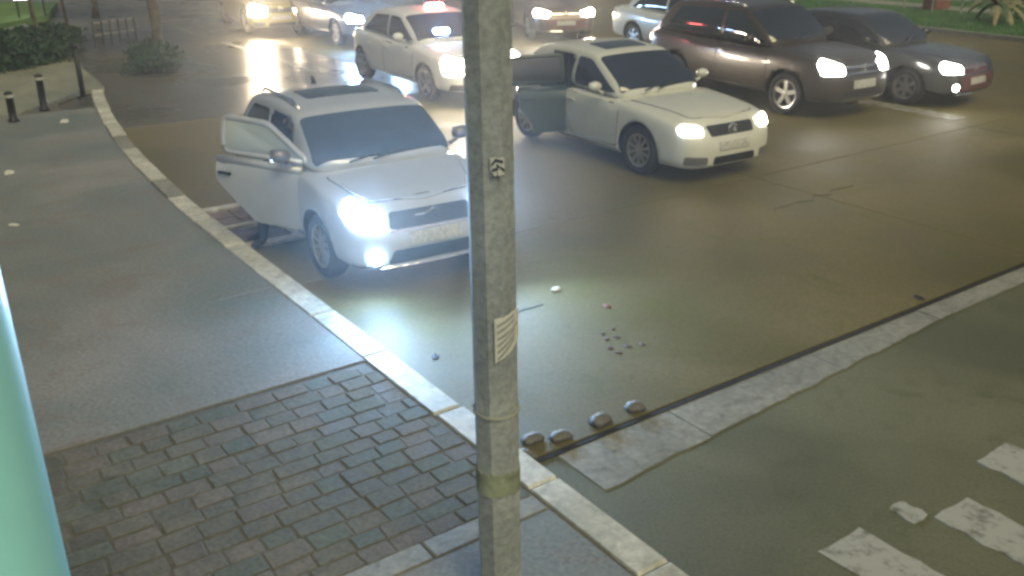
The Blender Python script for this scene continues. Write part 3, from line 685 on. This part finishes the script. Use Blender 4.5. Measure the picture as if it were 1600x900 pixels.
def wrap(name, mat, a0, a1, z00, z01, z10, z11, parent, off=.004, n=10, jit=.0):
    """a thin sheet stuck round the pole: from angle a0 (heights z00..z01) to a1 (z10..z11)"""
    V = []; Fc = []
    for i in range(n+1):
        f = i/n; a = a0+(a1-a0)*f; lo = z00+(z10-z00)*f+random.uniform(-jit, jit); hi = z01+(z11-z01)*f+random.uniform(-jit, jit)
        V += [on_pole(a, lo, off), on_pole(a, hi, off), on_pole(a, lo, off-.006), on_pole(a, hi, off-.006)]
    for i in range(n):
        k = 4*i; Fc += [(k, k+4, k+5, k+1), (k+1, k+5, k+7, k+3), (k+2, k+6, k+4, k)]
    Fc += [(0, 1, 3, 2), (4*n, 4*n+2, 4*n+3, 4*n+1)]
    return mesh(name, V, Fc, mat, parent)
def pz(y):                                  # height above the pavement base where a picture row crosses the pole
    return CAM_H - math.tan(R(22.4)+math.atan((y-450)/1440))*(PY-.1) - .1
n0, n1, n2, n3 = pz(568), pz(500), pz(545), pz(490)
note = wrap('notice', 'paper', R(2), R(74), n0, n1, n2+.02, n3, pole, .009, 10, .003)
for k in range(6):
    f = (k+.7)/6.6; zz0 = n0+(n1-n0)*f; zz1 = n2+.02+(n3-n2-.02)*f
    wrap('print_line', 'print_grey', R(8), R(random.uniform(50, 66)), zz0-.006, zz0+.006, zz1-.006, zz1+.006, note, .0115, 8)
sk = wrap('sticker', 'sticker_white', R(2), R(34), pz(276), pz(246), pz(274), pz(248), pole, .008, 6, .004)
for a0, a1, y0, y1 in ((4, 14, 258, 250), (12, 30, 250, 254), (24, 33, 262, 268), (5, 18, 266, 264), (3, 9, 270, 276), (15, 22, 258, 262), (16, 20, 268, 284)):
    wrap('ink_stroke', 'ink_black', R(a0), R(a1), pz(y0)-.006, pz(y0)+.006, pz(y1)-.006, pz(y1)+.006, sk, .0105, 4)
wrap('steel_band', 'rail_metal', R(-180), R(178), pz(655)-.006, pz(655)+.006, pz(655)-.006, pz(655)+.006, pole, .006, 32)
wrap('moss_stain', 'moss', R(-180), R(178), pz(778), pz(744), pz(778), pz(744), pole, .0025, 40, .008)

# ------------------------------------------------------------------ pale green column beside the camera
colm = thing('column', 'smooth mint green column at the left edge of the picture', 'column', (-1.10, 1.5, .116))
bm = bmesh.new(); lathe(bm, [(.215, 0), (.215, .10), (.20, .13), (.19, .16), (.183, .5), (.178, 2.4), (.175, 4.2)], 40); from_bm('shaft', bm, 'mint_paint', colm, True)
bm = bmesh.new(); lathe(bm, [(.19, .30), (.194, .32), (.194, .36), (.19, .38)], 40, None, False); from_bm('collar', bm, 'mint_paint', colm, True)

# ------------------------------------------------------------------ raised road markers along the joint
def g_at(x, y, z=0.0):
    """where a ray of the calibrated camera meets height z"""
    p = R(22.4); a, b_ = (x-800)/1440, -(y-450)/1440
    d = Vector((a, math.cos(p)+b_*math.sin(p), -math.sin(p)+b_*math.cos(p))); k = (z-CAM_H)/d.z
    return Vector((0, 0, CAM_H))+d*k
mk = [(992, 637, 'furthest right in the row'), (938, 658, 'second from the right in the row'), (876, 682, 'third from the right in the row'), (832, 686, 'fourth from the right, close to the pole'), (815, 712, 'half hidden behind the pole')]
mm_ = None
for x, y, wh in mk:
    p = g_at(x, y, .03); rt_ = thing('road_marker', 'grey domed raised road marker, ' + wh, 'road marker', (p.x, p.y, .014), R(random.uniform(20, 50)), 'raised markers along the joint')
    if mm_ is None:
        bm = bmesh.new(); v_ = bbox(bm, (0, 0, .03), (.15, .12, .06))
        for q in bm.verts:
            if q.co.z > .03: q.co.x *= .62; q.co.y *= .55
        bmesh.ops.bevel(bm, geom=list(bm.edges), offset=.014, segments=3, affect='EDGES')
        a = from_bm('dome', bm, 'marker_grey', rt_, True)
        bm = bmesh.new(); bbox(bm, (0, .049, .034), (.07, .008, .026), Matrix.Rotation(R(28), 3, 'X'), bev=.002); b2 = from_bm('reflector', bm, 'plate', rt_)
        mm_ = (a, b2)
    else:
        rt_.scale = (random.uniform(.85, 1.15), random.uniform(.85, 1.15), random.uniform(.8, 1.15))
        for q in mm_:
            c = q.copy(); C.objects.link(c); c.parent = rt_

# ------------------------------------------------------------------ litter on the road and the pavement
def crumple(name, p, sx, sy, sz, mat, label, cat, group=None):
    bm = bmesh.new(); bmesh.ops.create_icosphere(bm, subdivisions=2, radius=1)
    for q in bm.verts:
        q.co *= random.uniform(.75, 1.15); q.co = Vector((q.co.x*sx, q.co.y*sy, max(-.25, q.co.z)*sz))
    o = from_bm(name, bm, mat); o.location = (p.x, p.y, p.z+sz*.25); o.rotation_euler = (0, 0, random.uniform(0, 3))
    return tag(o, label, cat, group)
crumple('leaf_litter', g_at(680, 558, .016), .055, .03, .012, 'ink_black', 'dark flat scrap lying in the headlight glow near the kerb', 'litter')
crumple('paper_scrap', g_at(868, 454, .016), .05, .035, .03, 'paper', 'small pale crumpled scrap on the lit road beside the pole', 'litter')
crumple('road_debris', g_at(948, 479, .016), .045, .03, .015, 'brick_red', 'single dark chip lying above the cluster of red chips', 'debris')
for x, y in ((941, 521), (958, 514), (948, 530), (964, 527), (953, 544), (981, 541), (1003, 538), (966, 551)):
    crumple('road_debris', g_at(x, y, .016), random.uniform(.02, .04), .02, .01, 'chip_brown', 'small red brown chip in the scatter on the road right of the pole', 'debris', 'red chips scattered on the road')
crumple('road_debris', g_at(1436, 466, .016), .06, .03, .02, 'ink_black', 'dark lump on the road above the joint at the right', 'debris')
crumple('paper_scrap', g_at(101, 190, .118), .14, .07, .03, 'paper', 'white paper lying on the pavement in front of the bollards', 'litter')
crumple('paper_scrap', g_at(15, 272, .118), .08, .06, .04, 'paper', 'white scrap on the pavement at the far left edge', 'litter')
crumple('paper_scrap', g_at(22, 352, .118), .07, .03, .02, 'paper', 'pale scrap on the pavement, lowest at the left edge', 'litter')

# ------------------------------------------------------------------ bollards, post and street furniture by the pale paving
for x, y, h, wh in ((22, 190, .46, 'left of the two short black ones with pale tops'), (70, 172, .58, 'right of the two short black ones with pale tops')):
    p = g_at(x, y, .118); b_ = thing('bollard', 'black metal bollard, ' + wh, 'bollard', (p.x, p.y, .118), 0, 'bollards along the pale paving')
    bm = bmesh.new(); lathe(bm, [(.085, 0), (.085, .03), (.06, .05), (.055, h-.10), (.065, h-.095), (.065, h-.02), (.05, h), (.001, h+.015)], 16); from_bm('post', bm, 'dark_metal', b_, True)
    bm = bmesh.new(); lathe(bm, [(.0665, h-.085), (.0665, h-.04)], 16, None, False); from_bm('reflective_ring', bm, 'plate', b_, True)
p = g_at(131, 155, .118); b_ = thing('sign_post', 'tall dark post standing right of the two bollards', 'post', (p.x, p.y, .118))
bm = bmesh.new(); tube(bm, [(0, 0, 0), (0, 0, .88)], .045, 12); from_bm('post', bm, 'dark_metal', b_, True)
bm = bmesh.new(); lathe(bm, [(.10, 0), (.10, .02), (.055, .05)], 16); from_bm('base', bm, 'dark_metal', b_, True)
bm = bmesh.new(); lathe(bm, [(.06, .87), (.06, .93), (.001, .96)], 14); from_bm('cap', bm, 'dark_metal', b_, True)

# foliage helper: leaf-sized faces spread through a volume
def leaves(name, parent, mat, n, shape, size, seedv):
    rnd = random.Random(seedv); V = []; Fc = []
    for _ in range(n):
        c = shape(rnd)
        a = Vector((rnd.uniform(-1, 1), rnd.uniform(-1, 1), rnd.uniform(-.3, 1))).normalized(); b1 = a.orthogonal().normalized(); b2 = a.cross(b1); an = rnd.uniform(0, 6.28)
        u = b1*math.cos(an)+b2*math.sin(an); v = a.cross(u); s_ = size*rnd.uniform(.6, 1.4); k = len(V)
        V += [c-u*s_, c+v*s_*.45+a*s_*.12, c+u*s_, c-v*s_*.45+a*s_*.12]; Fc += [(k, k+1, k+2, k+3)]
    return struct(mesh(name, V, Fc, mat, parent), 'stuff')
def hedge(label, corners, h, mat, n, seedv, size=.07):
    """corners: four ground points round the hedge"""
    c = [Vector(q) for q in corners]; o = sum(c, Vector())/4; hd = thing('hedge', label, 'hedge', (o.x, o.y, .1))
    def shp(r):
        a, b_ = r.random(), r.random(); p = (c[0]*(1-a)+c[1]*a)*(1-b_)+(c[3]*(1-a)+c[2]*a)*b_-o; e = min(a, 1-a, b_, 1-b_)
        top = h*(.7+.3*math.sin(p.x*3.1+seedv)*math.cos(p.y*2.3)+.22*math.sin(p.x*9+p.y*7))*(.55+.45*min(1, e*6)); q = r.random()**.45
        return Vector((p.x+r.gauss(0, .12), p.y+r.gauss(0, .12), max(0, top*q*(1+max(0, r.gauss(0, .12))))))
    leaves('foliage', hd, mat, n, shp, size, seedv)
    for k in range(7):
        a, b_ = (k+.5)/7, random.uniform(.3, .7); p = (c[0]*(1-a)+c[1]*a)*(1-b_)+(c[3]*(1-a)+c[2]*a)*b_-o
        bm = bmesh.new(); tube(bm, [(p.x, p.y, 0), (p.x+.05, p.y, h*.4), (p.x-.06, p.y+.05, h*.75)], [.02, .015, .006], 5); from_bm('stem', bm, 'bark', hd)
    return hd
def G2(x, y): q = g_at(x, y, .12); return (q.x, q.y, 0)
hedge('dark green hedge behind the pale paving at the far left', [G2(-90, 132), G2(105, 96), G2(120, 62), G2(-120, 84)], .55, 'leaf_dark', 9000, 3)
hedge('olive hedge in the upper left corner, behind the dark green one', [G2(-60, 74), G2(110, 58), G2(112, 44), G2(-60, 62)], .22, 'leaf', 6000, 5)
hedge('low bushes beside the tree at the top of the pavement', [G2(206, 112), G2(268, 110), G2(262, 80), G2(222, 78)], .35, 'leaf_dark', 2600, 8, .06)
lawn = struct(prism('lawn', [tuple(g_at(x, y, .25)[:2]) for x, y in ((-120, 62), (74, 22), (90, 3), (-160, 3))], .05, .25, 'turf_lit'))
def tree(label, p, h, r, crown_z, rx, seedv, n=7000, mat='leaf', size=.13):
    tr = thing('tree', label, 'tree', (p.x, p.y, .1)); rnd = random.Random(seedv)
    bm = bmesh.new(); tube(bm, [(0, 0, 0), (.03, 0, h*.3), (-.04, .05, h*.65), (.02, 0, h)], [r*1.35, r, r*.85, r*.5], 10)
    tips = []
    for k in range(6):
        a = k*1.05+rnd.uniform(-.3, .3); l = rx*rnd.uniform(.55, .9); z0 = h*rnd.uniform(.6, .9)
        e = Vector((l*math.cos(a), l*math.sin(a), crown_z+rnd.uniform(-.3, .8))); tube(bm, [(0, 0, z0), e*.5+Vector((0, 0, z0*.5)), e], [r*.5, r*.3, r*.12], 6); tips.append(e)
    from_bm('trunk', bm, 'bark', tr, True)
    cl = tips+[Vector((rnd.gauss(0, rx*.4), rnd.gauss(0, rx*.4), crown_z+rnd.uniform(0, 1.6))) for _ in range(10)]
    def shp(q):
        c = q.choice(cl); return c+Vector((q.gauss(0, .32), q.gauss(0, .32), q.gauss(0, .25)))
    leaves('crown', tr, mat, n, shp, size, seedv); return tr
tree('street tree with pale trunk at the top left, left of the yellowish car', g_at(247, 78, .12), 2.6, .14, 3.2, 1.6, 21)
tree('slender tree at the upper left behind the hedges', g_at(150, 28, .12), 2.4, .10, 2.9, 1.4, 22)
# slim saplings and a low fence of posts in the planting
for x, y, wh, sv in ((62, 78, 'left of the pair in the dark hedge', 31), (108, 66, 'right of the pair in the dark hedge', 32)):
    tree('thin young tree with dark trunk, ' + wh, g_at(x, y, .12), 1.9, .045, 2.2, .7, sv, 1500, 'leaf_dark', .09)
pf = thing('low_fence', 'low dark fence of thin posts beside the street tree', 'fence', (0, 0, 0)); pa, pb = g_at(150, 76, .12), g_at(214, 66, .12)
for k in range(6):
    q = pa.lerp(pb, k/5); bm = bmesh.new(); tube(bm, [q, q+Vector((.01, 0, .62))], .022, 6); from_bm('post', bm, 'dark_metal', pf)
for z in (.3, .58):
    bm = bmesh.new(); tube(bm, [pa+Vector((0, 0, z)), pb+Vector((0, 0, z))], .014, 6); from_bm('rail', bm, 'rail_metal', pf)
# garden lamps on the lawn
for x, y, wd, wh in ((40, 14, .45, 'left of the two in the upper left corner'), (86, 10, .75, 'right of the two in the upper left corner')):
    p = g_at(x, y+14, .25); lp = thing('garden_lamp', 'lit white lamp strip on short posts, ' + wh, 'lamp', (p.x, p.y, .25), R(35), 'lamp strips by the lawn')
    bm = bmesh.new(); bbox(bm, (0, 0, .55), (wd, .07, .06), bev=.015); from_bm('diffuser', bm, 'lamp_white', lp)
    for q in (-1, 1):
        bm = bmesh.new(); tube(bm, [(q*wd*.35, 0, 0), (q*wd*.35, 0, .52)], .025, 8); from_bm('post', bm, 'dark_metal', lp)
# the right: railing and dry palms on the verge
p0, p1 = st(7.2, 27.4, .1), st(14.5, 26.2, .1)
fe = thing('railing', 'low pale railing on the grass verge in the upper right corner', 'railing', (p0.x, p0.y, .1))
d = p1-p0
for k in range(9):
    q = d*(k/8); bm = bmesh.new(); tube(bm, [q, q+Vector((0, 0, .75))], .03, 6); from_bm('post', bm, 'rail_metal', fe)
for z in (.38, .72):
    bm = bmesh.new(); tube(bm, [Vector((0, 0, z)), d+Vector((0, 0, z))], .03, 6); from_bm('rail', bm, 'rail_metal', fe)
def palm(label, p, seedv, k=16, l=1.3):
    pa = thing('palm', label, 'palm', (p.x, p.y, .1), 0, 'dry palms on the verge'); rnd = random.Random(seedv)
    bm = bmesh.new(); lathe(bm, [(.12, 0), (.10, .2), (.11, .38), (.05, .46)], 10); from_bm('trunk', bm, 'bark', pa, True)
    for i in range(k):
        a = 2.4*i; up = rnd.uniform(.3, 1.1); ll = l*rnd.uniform(.7, 1); V = []; Fc = []; dr = Vector((math.cos(a), math.sin(a), 0)); sd2 = Vector((-dr.y, dr.x, 0))
        for j in range(7):
            f = j/6; c = dr*ll*f+Vector((0, 0, .42+up*f*1.1-1.15*f*f)); wd = .10*math.sin(math.pi*min(.97, f*.9+.08))
            V += [c-sd2*wd, c+Vector((0, 0, .03)), c+sd2*wd]
        for j in range(6):
            b0 = 3*j; Fc += [(b0, b0+1, b0+4, b0+3), (b0+1, b0+2, b0+5, b0+4)]
        mesh('frond', V, Fc, 'leaf_dry' if i % 3 else 'leaf', pa, True)
palm('dry palm shrub on the verge, left of the two in the upper right corner', g_at(1555, 34, .1), 4)
palm('dry palm shrub on the verge, right of the two in the upper right corner', g_at(1612, 28, .1), 6)
p = g_at(1462, 14, .1); ut = thing('utility_box', 'low orange red utility box on the grass verge', 'utility box', (p.x, p.y, .1), R(35))
bm = bmesh.new(); bbox(bm, (0, 0, .30), (.9, .45, .60), bev=.02); from_bm('cabinet', bm, 'brick_red', ut)
bm = bmesh.new(); bbox(bm, (0, 0, .625), (.98, .52, .05), bev=.01); from_bm('lid', bm, 'brick_red', ut)
# turf blades on the verge edge
gr = random.Random(3); V = []; Fc = []
for _ in range(9000):
    q = st(gr.uniform(1, 22), 22.05+abs(gr.gauss(0, 2.2)), .1); a = gr.uniform(0, 6.28); h = gr.uniform(.04, .11); k = len(V)
    V += [q+Vector((math.cos(a)*.012, math.sin(a)*.012, 0)), q-Vector((math.cos(a)*.012, math.sin(a)*.012, 0)), q+Vector((gr.gauss(0, .03), gr.gauss(0, .03), h))]; Fc.append((k, k+1, k+2))
gs = struct(mesh('grass', V, Fc, 'turf'), 'stuff'); gs['label'] = 'short grass along the edge of the verge at the upper right'; gs['category'] = 'grass'

# ------------------------------------------------------------------ passenger stepping out of the hatchback
def skin(name, J, E_, mat, root_i=0, sub=2):
    me = bpy.data.meshes.new(name); me.from_pydata([j[0] for j in J], E_, []); o = link(name, me, [mat])
    o.modifiers.new('k', 'SKIN'); ms = o.modifiers.new('s', 'SUBSURF'); ms.levels = ms.render_levels = sub
    for i, sv in enumerate(me.skin_vertices[0].data):
        r = J[i][1]; sv.radius = (r, r) if not isinstance(r, tuple) else r; sv.use_root = i == root_i
    nm = evalmesh(o); o.modifiers.clear(); o.data = nm
    for p_ in nm.polygons: p_.use_smooth = True
    if not nm.materials: nm.materials.append(M(mat))
    return o
per = thing('person', 'person in dark trousers and grey top stepping out of the hatchback', 'person', (0, 0, 0))
per.matrix_world = Matrix.Translation((-1.72, 9.45, .016)) @ Matrix.Rotation(R(-58), 4, 'Z')
J = [((-.02, -.46, .66), (.15, .12)), ((0, -.47, .84), (.15, .11)), ((.02, -.49, 1.0), (.16, .11)), ((.04, -.51, 1.09), (.07, .07)), ((.06, -.53, 1.13), (.055, .055)), ((.09, -.56, 1.20), (.075, .085)), ((.10, -.57, 1.27), (.08, .09)), ((.10, -.57, 1.33), (.05, .06)),
     ((.16, -.50, 1.03), .06), ((.24, -.62, .86), .045), ((.26, -.78, .78), .035), ((.26, -.84, .77), (.04, .022)),
     ((-.13, -.50, 1.03), .06), ((-.20, -.60, .85), .045), ((-.12, -.76, .74), .035), ((-.09, -.82, .73), (.04, .022)),
     ((.09, -.50, .62), .095), ((.14, -.90, .60), .07), ((.12, -.97, .34), .055), ((.10, -1.00, .11), .042), ((.10, -1.02, .055), (.05, .04)), ((.13, -1.14, .04), (.045, .03)),
     ((-.10, -.50, .62), .095), ((-.10, -.90, .58), .07), ((-.10, -.93, .34), .055), ((-.10, -.96, .11), .042), ((-.10, -.98, .055), (.05, .04)), ((-.09, -1.10, .04), (.045, .03))]
E_ = [(0, 1), (1, 2), (2, 3), (3, 4), (4, 5), (5, 6), (6, 7), (2, 8), (8, 9), (9, 10), (10, 11), (2, 12), (12, 13), (13, 14), (14, 15), (0, 16), (16, 17), (17, 18), (18, 19), (19, 20), (20, 21), (0, 22), (22, 23), (23, 24), (24, 25), (25, 26), (26, 27)]
for bx_, by_, bz_, sgn in ((.26, -.84, .77, 1), (-.09, -.82, .73, -1)):       # fingers and thumbs
    base = 11 if sgn > 0 else 15
    for k, ln_ in enumerate((.055, .065, .06, .048)):
        i = len(J); ox = (k-1.5)*.02
        J += [((bx_+ox, by_-.035, bz_+.0), .009), ((bx_+ox, by_-.035-ln_*.6, bz_-.012), .008), ((bx_+ox, by_-.03-ln_*.8, bz_-.045), .007)]; E_ += [(base, i), (i, i+1), (i+1, i+2)]
    i = len(J); J += [((bx_-sgn*.045, by_-.01, bz_-.01), .010), ((bx_-sgn*.06, by_-.045, bz_-.03), .008)]; E_ += [(base, i), (i, i+1)]
body = skin('body', J, E_, 'cloth_grey'); body.parent = per
body.data.materials.append(M('cloth_dark')); body.data.materials.append(M('skin')); body.data.materials.append(M('rubber'))
for p_ in body.data.polygons:
    c = p_.center
    p_.material_index = 3 if c.z < .085 else 1 if c.z < .70 and not (c.y < -.74 and c.z > .68) else 2 if c.z > 1.11 or (c.y < -.775 and c.z > .66) else 0
bm = bmesh.new(); bmesh.ops.create_uvsphere(bm, u_segments=16, v_segments=10, radius=.108)
bmesh.ops.delete(bm, geom=[q for q in bm.verts if q.co.z < -.02 and q.co.y < .03], context='VERTS'); bmesh.ops.scale(bm, vec=(.92, 1.05, .95), verts=bm.verts)
o = from_bm('hair', bm, 'hair', per, True); o.location = (.10, -.555, 1.30)
bm = bmesh.new(); tube(bm, [(0, .0, .03), (0, -.022, -.005), (0, -.012, -.015)], [.008, .014, .006], 6); o = from_bm('nose', bm, 'skin', per, True); o.location = (.10, -.66, 1.24)
for sgn in (-1, 1):
    bm = bmesh.new(); bmesh.ops.create_icosphere(bm, subdivisions=2, radius=.012); o = from_bm('eye', bm, 'ink_black', per, True); o.location = (.10+sgn*.032, -.648, 1.265)
    bm = bmesh.new(); lathe(bm, [(.001, -.008), (.022, -.004), (.022, .004), (.001, .008)], 10, Matrix.Rotation(R(90), 4, 'Y')); o = from_bm('ear', bm, 'skin', per, True); o.location = (.10+sgn*.082, -.56, 1.245)
bm = bmesh.new(); bbox(bm, (0, 0, 0), (.045, .012, .01), bev=.003); o = from_bm('mouth', bm, 'pink_paint', per); o.location = (.10, -.645, 1.19)

for r_, p_ in ((inlet, st(5.5, .2, .012)), (pf, pa)):         # put each root at the base of its thing
    r_.location = p_
    for c_ in r_.children: c_.location = -p_

# ------------------------------------------------------------------ scattering volume added to imitate lens bloom round the headlights
hz = struct(mesh('bloom_haze', [(x, y, z) for z in (-1.1, 9.5) for x, y in ((-95, -45), (95, -45), (95, 105), (-95, 105))], [(3, 2, 1, 0), (4, 5, 6, 7), (0, 1, 5, 4), (1, 2, 6, 5), (2, 3, 7, 6), (3, 0, 4, 7)], []), 'stuff')
m = bpy.data.materials.new('bloom_haze'); m.use_nodes = True; nt = m.node_tree; nt.nodes.remove(nt.nodes['Principled BSDF'])
pv = nt.nodes.new('ShaderNodeVolumePrincipled'); pv.inputs['Color'].default_value = (.92, .93, .92, 1); pv.inputs['Density'].default_value = .0046; pv.inputs['Anisotropy'].default_value = .8
nt.links.new(pv.outputs[0], nt.nodes['Material Output'].inputs['Volume']); hz.data.materials.append(m)
